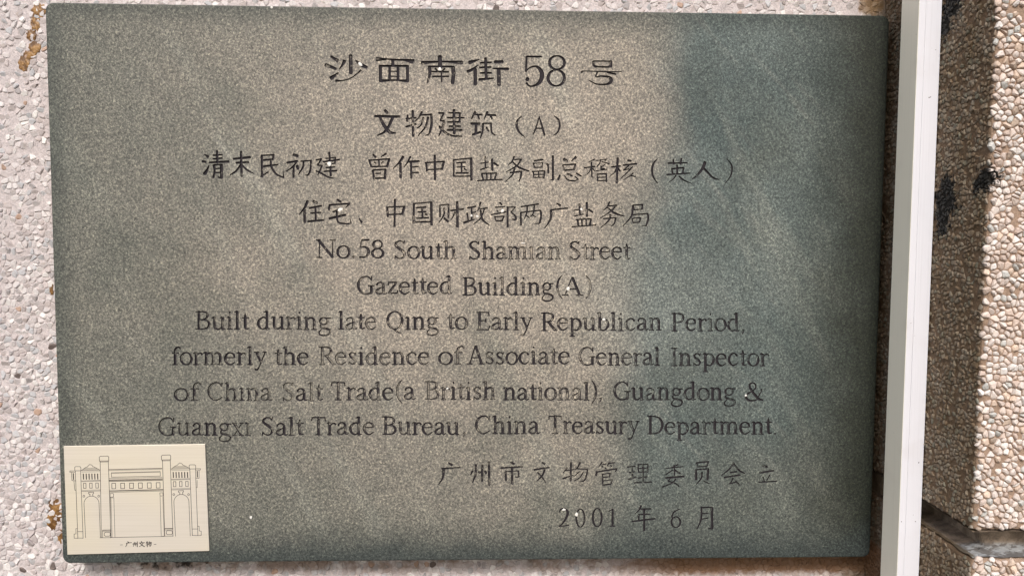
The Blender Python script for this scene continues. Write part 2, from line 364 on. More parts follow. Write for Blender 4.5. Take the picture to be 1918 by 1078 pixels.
# uneven mortar skins on the groove's ledge and its lip
def skin(name, y0, amp, seed, up=1):
    r = random.Random(seed); vs, fs = [], []
    path = []   # follows the L of the ledge: along the side face, then along the front
    N1, N2, K = 34, 70, 7
    for i in range(N1 + 1): path.append((XR, ZW + 1 + (ZP - ZW - 1) * i / N1, 1, 0))
    for i in range(1, N2 + 1): path.append((XR + (X1 - XR) * i / N2, ZP, 0, 1))
    for i, (x, z, sx, sz) in enumerate(path):
        for k in range(K + 1):
            d = (GD + 0.8) * k / K
            if i < N1: px, pz = x + d, min(z, ZP - d)
            elif i == N1: px, pz = x + d, z - d
            else: px, pz = max(x, XR + d), z - d
            ed = (k == 0) * r.uniform(-.2, .9)
            vs.append((px + (sx and ed), y0 + up * (0.5 + amp * r.random() * (0.4 + (k in (0, K)) * 0.3) + (1.6 * (k / K) ** 2)), pz - (sz and ed)))
    for i in range(len(path) - 1):
        for k in range(K):
            a = i * (K + 1) + k; f = (a, a + 1, a + K + 2, a + K + 1); fs.append(f if up > 0 else f[::-1])
    o = mesh(name, vs, fs, MORTAR, smooth=True); adopt(o, pil); return o
vs, fs = [], []; box(vs, fs, XR + 2, XR + 30, GY0 - 1, GY1 + 1, ZW + .2, -3); o = mesh('groove_stop', vs, fs, MORTAR); bevel_obj(o, 0.002, 2); adopt(o, pil)
skin('ledge_mortar', GY0, 1.8, 3)
skin('lip_mortar', GY1, 1.3, 4, -1)
puts = lambda a, b, h: (XR - h, b, a)            # side face: a = depth, b = height
putf = lambda a, b, h: (a, b, ZP + h)
rnd = random.Random(8)
sets = []
for y0, y1 in ((GY1 + 1.0, 290), (-290, GY0 - 0.6)):
    cs = cells(ZW + 1, ZP - 0.3, y0, y1, 3.2, 0.26, 0.20, rnd)
    sets.append((cs, 0.8, 0.24, puts, PAL_S, 0.60, rnd))
    cs = [c for c in cs if c[0] < ZP - 1.2 or rnd.random() < .7]
    cf = cells(XR + 0.3, XR + 125, y0, y1, 3.8, 0.27, 0.05, rnd)
    sets.append((cf, 1.9, 0.24, putf, PAL_F, 0.55, rnd))
build_chips(sets, None, 290).name = 'stone_chips'
for o in list(C.objects):
    if o.name.startswith('stone_chip') and o.parent is None: adopt(o, pil)

# ------------------------------------------------------------------ amber adhesive blotches on the wall
def blotch(cx, cy, rx, ry, z, h, seed, n=22):
    r = random.Random(seed); vs = []; fs = []
    rad = [r.uniform(0.72, 1.15) for _ in range(n)]
    for k in range(n):
        a = 2 * math.pi * k / n; q = rad[k]
        for (s, hh) in ((1.0, -0.4), (0.93, h * .8), (0.6, h)):
            vs.append((cx + math.cos(a) * rx * q * s, cy + math.sin(a) * ry * q * s, z + hh + r.uniform(-.06, .06)))
    vs.append((cx, cy, z + h * 1.05))
    for k in range(n):
        a, b = 3 * k, 3 * ((k + 1) % n)
        fs += [(a, b, b + 1, a + 1), (a + 1, b + 1, b + 2, a + 2), (a + 2, b + 2, 3 * n)]
    return vs, fs
def blotches(lst, label, seed):
    V, F = [], []
    for i, (u, v, ru, rv) in enumerate(lst):
        x, y = pix(u, v, ZW); vs, fs = blotch(x, y, ru * .47, rv * .44, ZW, 0.62 + .02 * i, seed + i); b = len(V); V += vs; F += [tuple(b + k for k in f) for f in fs]
    o = mesh('adhesive_residue', V, F, AMBER); tag(o, label, 'adhesive stain'); return o
blotches([(73, 20, 12, 13), (66, 42, 8, 16), (60, 66, 9, 10), (64, 90, 10, 13), (54, 104, 11, 9), (45, 119, 10, 13)], 'amber adhesive residue trailing down the wall at the slab\'s upper left corner', 20)
blotches([(103, 948, 13, 14), (98, 975, 9, 18), (113, 960, 9, 18), (114, 1003, 5, 13)], 'amber adhesive residue on the wall beside the brass plate', 40)
blotches([(97, 540, 4, 13)], 'small amber adhesive residue at the middle of the slab\'s left edge', 60)

# ------------------------------------------------------------------ white cable trunking on the pilaster's side
tr = empty('cable_trunking', XR - 8, -900, 45); tag(tr, 'white square plastic cable trunking running up the pilaster beside the stone slab', 'cable trunking')
TX0, TX1, TZ0, TZ1 = 291.6, 306.9, 34.5, 57.5
vs, fs = [], []; box(vs, fs, TX0 + 4.8, TX1, -900, 900, TZ0 + .3, TZ1 - 0.04); o = mesh('base_channel', vs, fs, PVC); bevel_obj(o, 0.0001, 2); adopt(o, tr)
vs, fs = [], []; box(vs, fs, TX0 + 0.35, TX0 + 4.7, -900, 900, TZ0, TZ1); o = mesh('cover', vs, fs, PVC); bevel_obj(o, 0.00015, 2); adopt(o, tr)
vs, fs = [], []; box(vs, fs, TX0, TX0 + 0.33, -900, 900, TZ0 + .15, TZ1 - .15); o = mesh('cover_face', vs, fs, PVC2); adopt(o, tr)

# ------------------------------------------------------------------ the stone slab with its carved inscription
# strokes: (points, widths) in photo pixels of an enlarged view (origin, scale), laid out on the slab face in mm
G = []      # glyphs: list of strokes; stroke = (list of (x_mm, y_mm, w_mm))
def sm(pts):
    """Catmull-Rom through (x, y, w)"""
    if len(pts) < 3: return pts
    out = []
    P = [tuple(2 * a - b for a, b in zip(pts[0], pts[1]))] + list(pts) + [tuple(2 * a - b for a, b in zip(pts[-1], pts[-2]))]
    for i in range(1, len(P) - 2):
        for s in range(4):
            t = s / 4.0
            out.append(tuple(0.5 * (2 * b + (c - a) * t + (2 * a - 5 * b + 4 * c - d) * t * t + (3 * b - a - 3 * c + d) * t ** 3) for a, b, c, d in zip(P[i - 1], P[i], P[i + 1], P[i + 2])))
    out.append(pts[-1]); return [(x, y, max(w, 0.15)) for x, y, w in out]
GW = []
def trace(ox, oy, s, text, wk=1.0, worn=0.0):
    """'x y x y | w w' strokes; glyphs parted by '/'"""
    for gl in text.strip().split('/'):
        strokes = []
        for st in gl.strip().split(';'):
            st = st.strip()
            if not st: continue
            loop = st.startswith('@')
            if loop:                           # closed oval: @cx cy rx ry | w
                a, b = st[1:].split('|'); cx, cy, rx, ry = map(float, a.split()); w = list(map(float, b.split())); w = w + w if len(w) == 1 else w
                for h in (0, 1):
                    pts = []
                    for k in range(11):
                        an = math.pi * (k / 10 + h) + math.pi / 2
                        ww = w[0] + (w[1] - w[0]) * abs(math.cos(an))
                        pts.append((cx + rx * math.cos(an), cy - ry * math.sin(an), ww))
                    strokes.append([topl(ox, oy, s, p, wk) for p in pts])
                continue
            a, b = st.split('|'); a = list(map(float, a.split())); w = list(map(float, b.split()))
            n = len(a) // 2; w = w + [w[-1]] * (n - len(w)) if len(w) > 1 or n == 1 else w * n
            pts = [(a[2 * k], a[2 * k + 1], w[k]) for k in range(n)]
            strokes.append([topl(ox, oy, s, p, wk) for p in sm(pts)])
        G.append(strokes); GW.append(worn)
MMPX = 600 / 1548.0
def topl(ox, oy, s, p, wk):
    x, y = pix(ox + p[0] / s, oy + p[1] / s); return (x, y, p[2] / s * MMPX * wk * 1.36)

trace(590, 80, 5.994, '''
180 155 255 205|18 30;120 250 235 295|30 22;180 400 262 340|36 12;330 205 315 240 272 300|30 22 8;400 145 403 345|30;460 205 520 250 580 278|14 30 26;515 310 470 350 390 405 300 428 235 428|18 10 10 10 22
/690 172 870 190 1110 200|12 14 22;690 200 800 192|16 8;1000 200 1095 222|10 26;873 200 873 265|26;735 258 735 435|26;735 262 1045 262|18;1038 262 1040 435|26;735 430 890 422 1045 432|26 14 26;838 270 838 410|22;932 270 932 415|24;850 322 925 322|10;850 378 925 380|10
/1200 228 1420 213 1650 225|32 14 34;1402 155 1405 300|34;1275 268 1560 270|16;1285 270 1290 350 1262 450|28 26 12;1550 275 1555 350 1545 455|32;1315 325 1500 330|14;1320 380 1500 380|14;1350 290 1375 318|14;1460 290 1430 318|12;1420 330 1423 440|14''')
trace(870, 80, 5.994, '''
55 225 165 190|34 8;35 325 90 300 155 250|26 22 8;120 300 122 470|30;180 228 300 222|16;235 175 240 300|24;170 280 298 275|16;240 300 245 405|24;180 342 300 340|16;165 415 325 400|24 14;340 218 430 215|26;320 290 490 297|12 26;385 300 388 475|32
/700 157 865 158|16;698 160 690 325|18;690 325 740 278 810 270 860 320 870 380 840 450 780 485 730 487 695 455|8 12 20 34 36 30 16 14 20;700 410 712 415|36
/@1038 225 85 76|12 24;@1030 397 92 90|12 26
/1445 207 1650 210|12;1445 215 1450 255 1480 272|20;1480 272 1630 275|14;1640 210 1640 270|30;1315 335 1340 320 1540 325 1765 328|18 10 10 8;1600 335 1700 355|14;1490 335 1475 385 1520 378|14 12 12;1520 375 1610 385 1645 410 1635 450 1580 470 1480 465 1400 425|12 20 30 26 16 12 8''')
trace(690, 190, 5.047, '''
155 85 180 108|20;62 140 295 145|18;230 150 200 220 150 290 85 322|22 20 16 8;110 150 150 230 200 290 260 300|16 24 24 8
/372 130 365 190|14;355 165 450 155|12;418 90 425 330|18;355 240 450 215|14;505 100 480 150 440 190|16 12 8;495 130 600 122|12;595 125 597 220 575 310|16 18 14;575 310 540 322|12 6;520 150 500 220 460 255|14 12 8;565 150 540 240 470 325|16 14 8
/665 110 715 112|14;712 115 680 180|14 12;680 182 718 187|12;715 190 700 250 665 330|14 18 8;670 235 720 290 790 325 885 330|16 18 14 10;760 108 870 110|12;745 155 905 155|12;865 110 862 195|14;750 195 870 195|12;765 235 870 235|13;745 270 885 272|16;808 80 812 305|20
/1010 100 975 165|18 10;1010 125 1075 125|12;1035 130 1048 165|14;1125 100 1095 165|18 8;1125 128 1205 132|14;1155 140 1170 165|14;970 210 1050 212|18;1018 215 1015 300|20;985 315 1060 290|16;1085 208 1165 208|10;1085 210 1080 280 1060 350|16 14 8;1160 212 1165 290 1200 320|14 12 10;1115 245 1135 280|12
/1450 140 1410 180 1403 230 1425 290 1480 340|6 14 18 14 6
/1615 145 1590 230 1560 310|8 10 10;1615 145 1640 230 1665 320|8 14 16;1585 255 1650 255|10
/1755 135 1800 180 1808 235 1790 290 1750 322|5 14 16 12 5''')
trace(365, 275, 6.614, '''
120 95 165 125|10 26;95 180 135 188|22;175 230 150 290 120 335|10 24 34;225 105 340 98|16;275 50 280 200|20;225 150 340 140|16;180 195 420 182|16 24;235 225 245 300 230 380|24 20 22;240 222 335 218|14;330 220 330 385|28;250 270 320 265|12;250 320 320 318|14;290 375 330 390|14
/475 150 685 130|20 24;510 198 665 192|20;573 60 580 365|22;570 220 510 300 435 348|20 18 10;585 225 650 290 730 330|18 18 8
/820 108 980 98|14;975 100 968 155|20;830 165 970 155|18;828 110 835 370|22;835 245 1030 220|20 16;940 165 950 250 1010 340 1100 380|18 22 18 14;1100 385 1095 310|14 5;815 370 910 310|12
/1220 98 1275 115|26;1140 198 1270 175|20;1270 175 1210 250 1130 305|16 14 10;1225 230 1222 378|20;1265 235 1280 275|26;1310 180 1445 168|14;1440 170 1430 290 1400 350 1370 345|18 20 16 8;1345 190 1340 250 1280 345|16 20 8
/1500 165 1570 148|14;1570 148 1520 225|14;1520 228 1575 230|14;1575 230 1545 310 1520 350|18 14 8;1500 298 1570 330 1650 375 1720 390|14 18 16 8;1620 145 1745 130|12;1590 185 1790 160|16;1742 130 1735 200|14;1620 215 1740 205|12;1625 258 1730 250|14;1600 305 1760 295|16;1665 70 1685 360|20''')
trace(680, 275, 7.104, '''
135 105 170 140|20;305 90 240 135|24 8;80 175 110 265|20;80 180 355 160|16;350 165 320 265|24;115 265 320 260|16;210 170 215 260|16;150 205 170 220|14;270 195 245 220|12;130 315 150 430|22;130 310 300 298|16;298 300 292 425|24;165 355 235 352|14;150 420 295 415|18
/535 130 480 210 395 295|28 20 8;498 220 500 410|26;630 130 590 210 545 270|20 16 8;610 200 745 190|22;640 200 642 415|22;650 270 735 262|14;645 345 740 340|14
/840 210 850 325|20;825 212 1085 195|16;1075 200 1050 300|24;850 305 1060 295|14;955 115 958 435|24
/1205 175 1208 395|18;1205 175 1445 150|14;1440 155 1442 445|24;1205 392 1425 390|14;1245 215 1365 205|16;1255 272 1360 262|12;1310 210 1312 345|18;1235 350 1400 348|16;1345 290 1375 310|16
/1565 220 1670 205|12;1625 130 1630 285|16;1560 305 1670 270|16 10;1715 165 1722 315|22;1740 215 1800 252|20;1580 360 1600 440|18;1580 355 1775 350|14;1775 352 1750 435|18;1645 360 1650 435|14;1700 358 1700 432|14;1520 452 1690 440 1850 435|14''')
trace(930, 275, 7.104, '''
235 130 205 200 155 245|20 14 8;240 170 330 165|14;330 165 270 250 120 340|18 16 8;215 200 290 270 430 325|14 22 14;180 345 330 325|16;330 325 325 390 300 460|20 20 12;240 285 215 370 110 470|22 16 6
/500 185 620 170|16;490 215 505 275|14;490 222 615 212|10;612 212 605 270|12;505 275 610 272|12;475 330 640 320|14;490 330 495 410|14;640 320 630 420|16;560 330 562 400|12;500 370 630 365|12;500 408 630 405|12;665 230 690 232|16;685 235 690 350|20;750 120 750 440|22;750 445 705 430|14 5
/895 165 940 190|26;1055 140 995 190|30 8;880 245 905 315|16;880 242 1055 230|16;1050 235 1030 305|20;905 312 1030 300|16;845 375 820 435|18 24;905 385 950 440 1040 455|12 16 14;1040 455 1090 430|10;945 360 1005 385|20;1045 395 1090 435|12;1060 350 1130 390|16
/1305 165 1220 205|16 6;1165 280 1310 262|14;1262 205 1270 400|16;1260 280 1230 340 1175 385|12 10 6;1280 290 1305 320|12;1325 185 1455 165|10;1385 170 1375 215 1340 260|12;1400 200 1460 215 1500 230|12;1470 160 1440 190|10;1335 270 1350 250|10;1390 250 1388 292|12;1388 295 1440 290|12;1440 235 1390 275|10;1320 320 1470 300|10;1335 365 1460 355|14;1340 365 1345 455|14;1460 355 1462 465|16;1350 408 1450 402|12;1350 450 1450 448|12
/1530 268 1650 255|16;1612 150 1600 480|24;1600 270 1570 340 1510 390|14 12 6;1620 290 1645 325|18;1745 180 1790 190|20;1685 245 1865 225|18;1760 250 1690 310|14;1690 312 1760 295|12;1810 265 1740 340 1655 420|14 12 8;1820 345 1770 390 1690 440|14 12 6;1780 380 1850 400|12''')
trace(1180, 275, 8.718, '''
450 195 385 270 360 370 380 490 455 600|8 24 28 22 8
/620 268 935 262|22 16;705 210 715 285|22;840 190 822 285|22;680 360 880 340|20;680 365 700 440|20;875 345 860 430|22;770 300 770 450|24;600 455 980 430|18;750 470 700 530 620 590|20 14 6;800 480 880 545 1010 600|20 20 8
/1225 250 1180 360 1090 470 1010 530|40 34 26 8;1200 350 1280 430 1350 500 1445 535|32 26 24 14
/1580 190 1650 280 1665 370 1640 480 1545 610|6 18 22 18 6''')
trace(550, 360, 7.104, '''
185 115 150 200 75 295|28 24 8;145 235 148 400|26;260 120 310 145|26;210 212 370 180|20;225 278 365 268|16;290 200 295 385|20;190 390 400 370|20
/580 100 630 130|22;480 165 470 235|22;480 170 745 150|18;745 155 690 205|22 8;620 220 520 262|14;475 350 690 300|24;575 255 580 370 620 410 740 420|20 20 18 16;765 415 750 330|14 4
/870 350 905 400|10 24
/1245 205 1255 325|22;1235 200 1480 188|14;1470 195 1445 295|24;1255 298 1450 290|16;1348 95 1342 455|22
/1600 150 1595 410|22;1600 152 1835 130|14;1832 135 1835 435|26;1600 395 1830 392|18;1635 205 1760 198|18;1655 262 1760 258|16;1710 205 1715 340|20;1635 345 1795 338|16;1750 290 1775 300|20''')
trace(800, 365, 7.99, '''
190 160 195 330|20;185 158 325 140|16;322 145 320 340|22;255 200 250 300 175 415|24 20 8;255 350 315 400|26;350 235 545 212|20;450 105 455 480|30;455 480 410 440|14 4;420 260 360 375|22 8
/600 195 730 170|18;665 185 668 385|20;670 265 730 255|14;600 270 615 385|20;550 415 710 365|26 14;800 110 780 190 755 240|24 18 10;785 210 905 195|16;860 205 800 350 690 440|16 16 8;800 230 830 370 930 450|20 26 12
/1085 115 1120 145|20;1015 185 1160 175|14;1045 235 1060 250|16;1135 220 1115 255|12;960 295 1180 255|16;1010 325 1035 395|16;1010 328 1155 318|14;1150 320 1120 390|18;1040 390 1120 385|16;1205 180 1205 480|24;1205 185 1320 182|14;1320 185 1255 255|14;1255 255 1325 320|12 22;1325 320 1325 370 1270 360|22 24 10
/1405 178 1670 135|18;1400 270 1405 450|22;1400 265 1690 230|16;1695 235 1705 270 1700 350 1685 420|18 24 24 22;1685 425 1600 430|18 8;1500 180 1490 270 1450 370|18 18 8;1480 300 1530 345|14;1605 165 1590 270 1540 330|18 16 8;1580 300 1620 330|14''')
trace(1010, 365, 8.34, '''
270 130 330 165|14 28;175 235 445 205|18;185 240 175 380 80 525|32 26 8
/545 240 680 215|14;628 140 635 310|22;550 330 690 300|16;742 120 745 335|28;770 225 835 270|22;600 385 610 480|24;575 385 810 372|16;808 375 790 465|24;665 390 670 470|20;730 385 735 465|16;510 498 885 470|16
/1100 110 1060 190 995 245|20 18 8;1075 175 1210 160|16;1205 165 1110 260 945 370|22 18 8;1070 200 1170 280 1330 335|16 26 12;1000 370 1195 355|16;1195 360 1170 450 1120 490|24 18 8;1110 310 1085 400 945 525|28 20 6
/1465 165 1480 235|20;1460 162 1620 150|16;1612 155 1605 225|22;1480 235 1605 222|14;1460 170 1440 330 1305 490|24 22 8;1455 310 1700 290|16;1695 295 1700 380 1670 480|20 24 18;1670 482 1600 480|14 8;1450 375 1470 435|14;1450 370 1585 352|14;1580 355 1570 420|18;1465 435 1570 425|14''')
trace(810, 850, 7.99, '''
240 125 290 160|16 34;140 215 415 195|22 12;170 220 155 350 90 450|34 24 8
/600 250 570 310|26 12;650 155 645 300 600 420|28 26 14;745 165 742 400|30;695 260 710 275|26;785 250 805 285|26;845 115 850 460|28
/1170 115 1220 145|16 32;1025 205 1350 185|20;1095 260 1100 390|24;1090 260 1290 245|14;1285 250 1290 330|20;1290 335 1240 350|18 8;1190 200 1195 440|28
/1640 120 1680 145|16 28;1520 232 1745 195|22;1680 235 1640 320 1570 395|26 22 10;1570 270 1630 330 1695 420|14 18 10''', 0.98, 0.3)
trace(1030, 850, 8.34, '''
265 210 210 290|24 8;245 255 375 235|14;328 130 325 415|24;205 380 370 320|24 8;470 130 430 210 385 240|24 16 8;430 225 590 235|14;588 240 560 370 525 420|18 20 16;525 422 460 430|14 8;460 270 370 350|16 8;520 280 460 370 375 415|18 16 8
/815 125 760 200|20 10;825 160 885 145|14;810 180 830 200|14;925 130 895 180|18 10;930 140 1010 130|16;945 170 965 190|14;860 205 875 225|16;735 270 720 330|26;740 275 1050 225|18;1050 230 1020 270|14;820 310 825 480|18;825 310 945 295|14;940 300 930 350|14;835 360 940 350|14;835 415 975 395|14;970 400 950 470|18;835 480 940 465|18
/1210 200 1330 185|18;1235 285 1330 270|14;1280 195 1290 370|22;1225 392 1345 355|20;1375 165 1385 270|16;1375 162 1530 155|16;1530 160 1525 280|20;1385 220 1520 212|14;1385 280 1520 270|14;1450 165 1455 430|22;1375 370 1520 350|16;1315 445 1590 432|18''', 0.98, 0.3)
trace(1220, 850, 7.377, '''
370 140 280 185|14;200 195 440 170|12;315 150 320 290|14;290 220 200 280|14;320 215 400 265|20;200 325 450 305|22;270 330 230 370|14;230 370 330 400 385 445|14;340 340 280 400 150 450|14
/620 120 640 170|18;620 118 790 100|18;785 105 765 165|20;640 172 765 162|18;615 215 620 350|26;610 212 790 200|16;785 205 775 350|26;700 250 690 330 620 415|20 18 8;725 370 800 405|12
/1140 120 1070 210 970 290|24 18 8;1140 130 1210 220 1290 265|16 20 12;1090 252 1180 240|16;1005 320 1225 285|18;1130 330 1090 405|14;1075 408 1170 385|14;1165 370 1215 420|14
/1540 155 1600 175|24;1495 255 1690 225|20;1540 310 1560 370|14;1640 280 1595 360|12;1485 385 1735 370|14''', 0.98, 0.3)
trace(1030, 930, 5.81, '''
105 165 120 132 160 125 193 165 180 220 140 285 100 320|8 12 14 22 20 14 10;100 320 205 305|10
/@332 228 45 98|8 16
/@515 222 48 100|8 18
/640 155 680 130|8;682 130 682 310|18;655 316 710 316|10
/990 95 970 140 930 180|18 12 6;975 130 1100 128|12;965 190 1090 185|12;965 190 965 250|14;895 265 1145 235|14;1025 130 1025 365|18
/1410 130 1350 165 1325 220|8 12 14;@1370 272 48 58|8 16
/1650 110 1645 240 1600 350|16 16 8;1650 115 1765 110|12;1762 115 1765 345|22;1765 345 1715 335|16 6;1660 180 1720 175|10;1655 240 1720 228|10''')

# ---- Latin letters, drawn from pen strokes: cap height 100, x-height 69; T = stem, H = hair
T, H = 14.0, 6.5
def arc(cx, cy, rx, ry, a0, a1, n=9, thick=T, thin=H, pw=1.4):
    o = []
    for k in range(n + 1):
        a = math.radians(a0 + (a1 - a0) * k / n); o.append((cx + rx * math.cos(a), cy + ry * math.sin(a), thin + (thick - thin) * abs(math.cos(a)) ** pw))
    return o
def st(x, y0, y1, w=T): return [(x, y0, w), (x, y1, w)]
def ln(x0, y0, x1, y1, w=H, w2=None): return [(x0, y0, w), (x1, y1, w2 or w)]
def sf(x, y, h=12): return [(x - h, y + (3 if y < 50 else -3), H), (x + h, y + (3 if y < 50 else -3), H)]
def fl(x, y): return [(x - 12, y - 10, 5), (x - 3, y - 4, 9)]     # flag serif at the top left of a stem
ring = lambda cx, cy, rx, ry, **k: [arc(cx, cy, rx, ry, 90, 270, 12, **k), arc(cx, cy, rx, ry, -90, 90, 12, **k)]
XH = 69
def FONT():
    F = {}
    F['N'] = (80, [st(14, 0, 98, H), ln(10, 97, 66, 4, T), st(66, 4, 98, H), sf(14, 0, 11), sf(10, 100, 8), sf(66, 100, 11)])
    F['o'] = (56, ring(28, 34, 23, 33))
    F['.'] = (26, [[(10, 6, 12), (13, 6, 12)]])
    F[','] = (26, [[(11, 7, 13), (13, 2, 11), (8, -14, 4)]])
    F['5'] = (54, [ln(17, 95, 46, 97, 9), ln(17, 95, 12, 58), [(12, 57, 6), (28, 60, 9), (43, 46, 14), (43, 22, 14), (30, 4, 9), (9, 4, 10)]])
    F['8'] = (54, [arc(26, 74, 17, 22, 60, 300, 12, T, H), arc(26, 74, 17, 22, -60, 60, 8, 9, H), arc(26, 26, 21, 25, 90, 270, 12, T, H), arc(26, 26, 21, 25, -90, 90, 12, T, H)])
    F['S'] = (60, [[(46, 82, 6), (38, 94, 7), (24, 96, 8), (11, 84, 12), (13, 68, 13), (28, 54, 15), (44, 38, 15), (48, 22, 13), (38, 5, 8), (22, 3, 8), (8, 16, 6)], ln(46, 82, 48, 98), ln(8, 18, 7, 1)])
    F['u'] = (62, [[(13, 66, T), (13, 20, T), (20, 6, 11), (31, 4, 8), (42, 14, H)], st(47, 2, 66), fl(13, XH + 4), fl(47, XH + 4), ln(47, 3, 58, 4)])
    F['t'] = (36, [[(17, 86, 6), (17, 66, T), (17, 16, T), (22, 5, 9), (34, 9, 5)], ln(4, 65, 33, 65, 7)])
    F['h'] = (62, [st(14, 2, 98), fl(14, 103), [(16, 52, 6), (26, 64, 9), (38, 64, 12), (46, 50, T), (46, 4, T)], sf(14, 0, 11), sf(46, 0, 11)])
    F['m'] = (92, [st(14, 2, 66), fl(14, XH + 4), [(16, 52, 6), (26, 64, 9), (37, 63, 12), (44, 50, T), (44, 4, T)], [(46, 52, 6), (57, 64, 9), (68, 63, 12), (75, 50, T), (75, 4, T)], sf(14, 0, 10), sf(44, 0, 10), sf(75, 0, 11)])
    F['n'] = (62, [st(14, 2, 66), fl(14, XH + 4), [(16, 52, 6), (26, 64, 9), (38, 64, 12), (46, 50, T), (46, 4, T)], sf(14, 0, 11), sf(46, 0, 11)])
    F['i'] = (32, [st(15, 2, 66), fl(15, XH + 4), sf(15, 0, 11), [(14, 92, 12), (16, 92, 12)]])
    F['\u0131'] = (32, [st(15, 2, 66), fl(15, XH + 4), sf(15, 0, 11)])
    F['a'] = (54, [[(9, 52, 11), (13, 62, 8), (25, 67, 8), (36, 58, 12), (38, 44, T), (38, 14, T), (44, 4, 8), (53, 9, 5)], [(36, 42, 6), (22, 35, 8), (9, 24, 12), (8, 12, 12), (17, 4, 9), (28, 6, 8), (37, 16, 6)]])
    F['r'] = (44, [st(14, 2, 66), fl(14, XH + 4), [(16, 48, 6), (24, 61, 8), (34, 65, 8), (40, 58, 11)], sf(14, 0, 11)])
    F['e'] = (54, [[(7, 41, 6), (46, 41, 6)], [(46, 42, 9), (42, 58, 11), (28, 67, 7), (14, 61, 9), (6, 44, 13), (7, 25, T), (16, 8, 11), (30, 3, 8), (47, 16, 5)]])
    F['G'] = (82, [[(67, 76, 6), (57, 93, 7), (40, 98, 8), (20, 86, 12), (9, 62, T), (10, 34, T), (24, 10, 11), (42, 2, 8), (66, 9, 8)], st(66, 6, 42), sf(66, 45, 13), ln(67, 76, 68, 97)])
    F['z'] = (52, [ln(7, 64, 44, 64, 8), ln(41, 62, 9, 7, 12), ln(8, 5, 45, 5, 8), ln(8, 64, 6, 50), ln(45, 5, 48, 20)])
    F['d'] = (62, [ln(44, 2, 44, 98, T), fl(44, 103), ln(44, 3, 56, 5), [(43, 56, 6), (34, 66, 8), (20, 62, 10), (9, 46, 13), (8, 26, T), (18, 7, 10), (30, 4, 8), (43, 15, 6)]])
    F['b'] = (60, [st(14, 4, 98), fl(14, 103), [(16, 54, 6), (27, 65, 8), (41, 60, 11), (50, 44, 13), (50, 24, T), (40, 7, 10), (27, 2, 8), (15, 10, 6)]])
    F['B'] = (72, [st(18, 2, 98), ln(5, 97, 36, 97), ln(18, 53, 38, 53), ln(5, 3, 38, 3), [(34, 97, 7), (50, 92, 10), (55, 76, 13), (48, 60, 10), (34, 54, 7)], [(36, 53, 7), (54, 47, 10), (62, 28, T), (54, 9, 10), (36, 3, 7)]])
    F['l'] = (32, [st(15, 2, 98), fl(15, 103), sf(15, 0, 11)])
    F['g'] = (58, ring(26, 47, 16, 19, thick=12) + [ln(38, 62, 55, 63, 7), [(16, 31, 6), (10, 20, 8), (16, 10, 10), (34, 6, 12), (50, -2, 11), (52, -16, 9), (42, -28, 8), (24, -32, 8), (8, -25, 9), (6, -12, 7), (16, 2, 5)]])
    F['('] = (34, [[(30, 108, 4), (17, 88, 9), (10, 60, 12), (10, 34, 12), (17, 5, 9), (30, -18, 4)]])
    F[')'] = (34, [[(4, 108, 4), (17, 88, 9), (24, 60, 12), (24, 34, 12), (17, 5, 9), (4, -18, 4)]])
    F['A'] = (76, [ln(36, 100, 12, 3, H), ln(38, 98, 64, 3, T), ln(20, 36, 52, 36), sf(12, 0, 11), sf(64, 0, 12)])
    F['Q'] = (82, ring(40, 50, 32, 47) + [[(36, 2, 10), (50, -12, 10), (68, -20, 5)]])
    F['E'] = (68, [st(18, 2, 98), ln(5, 97, 58, 97), ln(18, 52, 46, 52), ln(5, 3, 58, 3), ln(58, 97, 60, 80), ln(58, 3, 63, 22), ln(46, 43, 46, 62)])
    F['y'] = (56, [ln(12, 66, 31, 12, T, 11), [(48, 66, 6), (34, 22, 7), (22, -14, 7), (14, -27, 9), (5, -25, 12)], sf(12, XH + 2, 10), sf(47, XH + 2, 8)])
    F['v'] = (56, [ln(12, 66, 30, 5, T, 11), ln(48, 66, 31, 4, 6), sf(12, XH + 2, 10), sf(47, XH + 2, 8)])
    F['R'] = (74, [st(18, 2, 98), ln(5, 97, 36, 97), ln(18, 50, 36, 50), [(34, 97, 7), (51, 91, 10), (57, 75, T), (50, 57, 10), (34, 50, 7)], ln(36, 50, 66, 4, T), sf(18, 0, 12), ln(60, 3, 76, 3)])
    F['p'] = (60, [st(14, -28, 66), fl(14, XH + 4), [(16, 54, 6), (27, 65, 8), (41, 60, 11), (50, 44, 13), (50, 24, T), (40, 7, 10), (27, 3, 8), (15, 10, 6)], sf(14, -33, 11)])
    F['c'] = (52, [[(43, 54, 12), (36, 64, 8), (25, 67, 8), (12, 56, 11), (7, 38, T), (9, 20, 13), (20, 5, 9), (32, 4, 8), (46, 16, 5)]])
    F['P'] = (66, [st(18, 2, 98), ln(5, 97, 36, 97), ln(18, 48, 36, 48), [(34, 97, 7), (51, 91, 10), (57, 73, T), (50, 55, 10), (34, 48, 7)], sf(18, 0, 12)])
    F['f'] = (38, [[(40, 90, 11), (33, 98, 8), (22, 92, 10), (17, 76, T), (17, 4, T)], ln(4, 65, 33, 65, 7), sf(17, 0, 11)])
    F['s'] = (46, [[(36, 54, 6), (29, 65, 7), (18, 66, 8), (9, 56, 11), (14, 43, 12), (28, 32, 12), (37, 19, 12), (32, 6, 9), (20, 3, 8), (8, 14, 5)], ln(36, 54, 37, 67, 5), ln(8, 16, 7, 2, 5)])
    F['I'] = (38, [st(19, 2, 98), sf(19, 0, 13), sf(19, 100, 13)])
    F['T'] = (70, [st(35, 2, 98), ln(7, 96, 63, 96, 7), ln(7, 96, 5, 79), ln(63, 96, 65, 79), sf(35, 0, 13)])
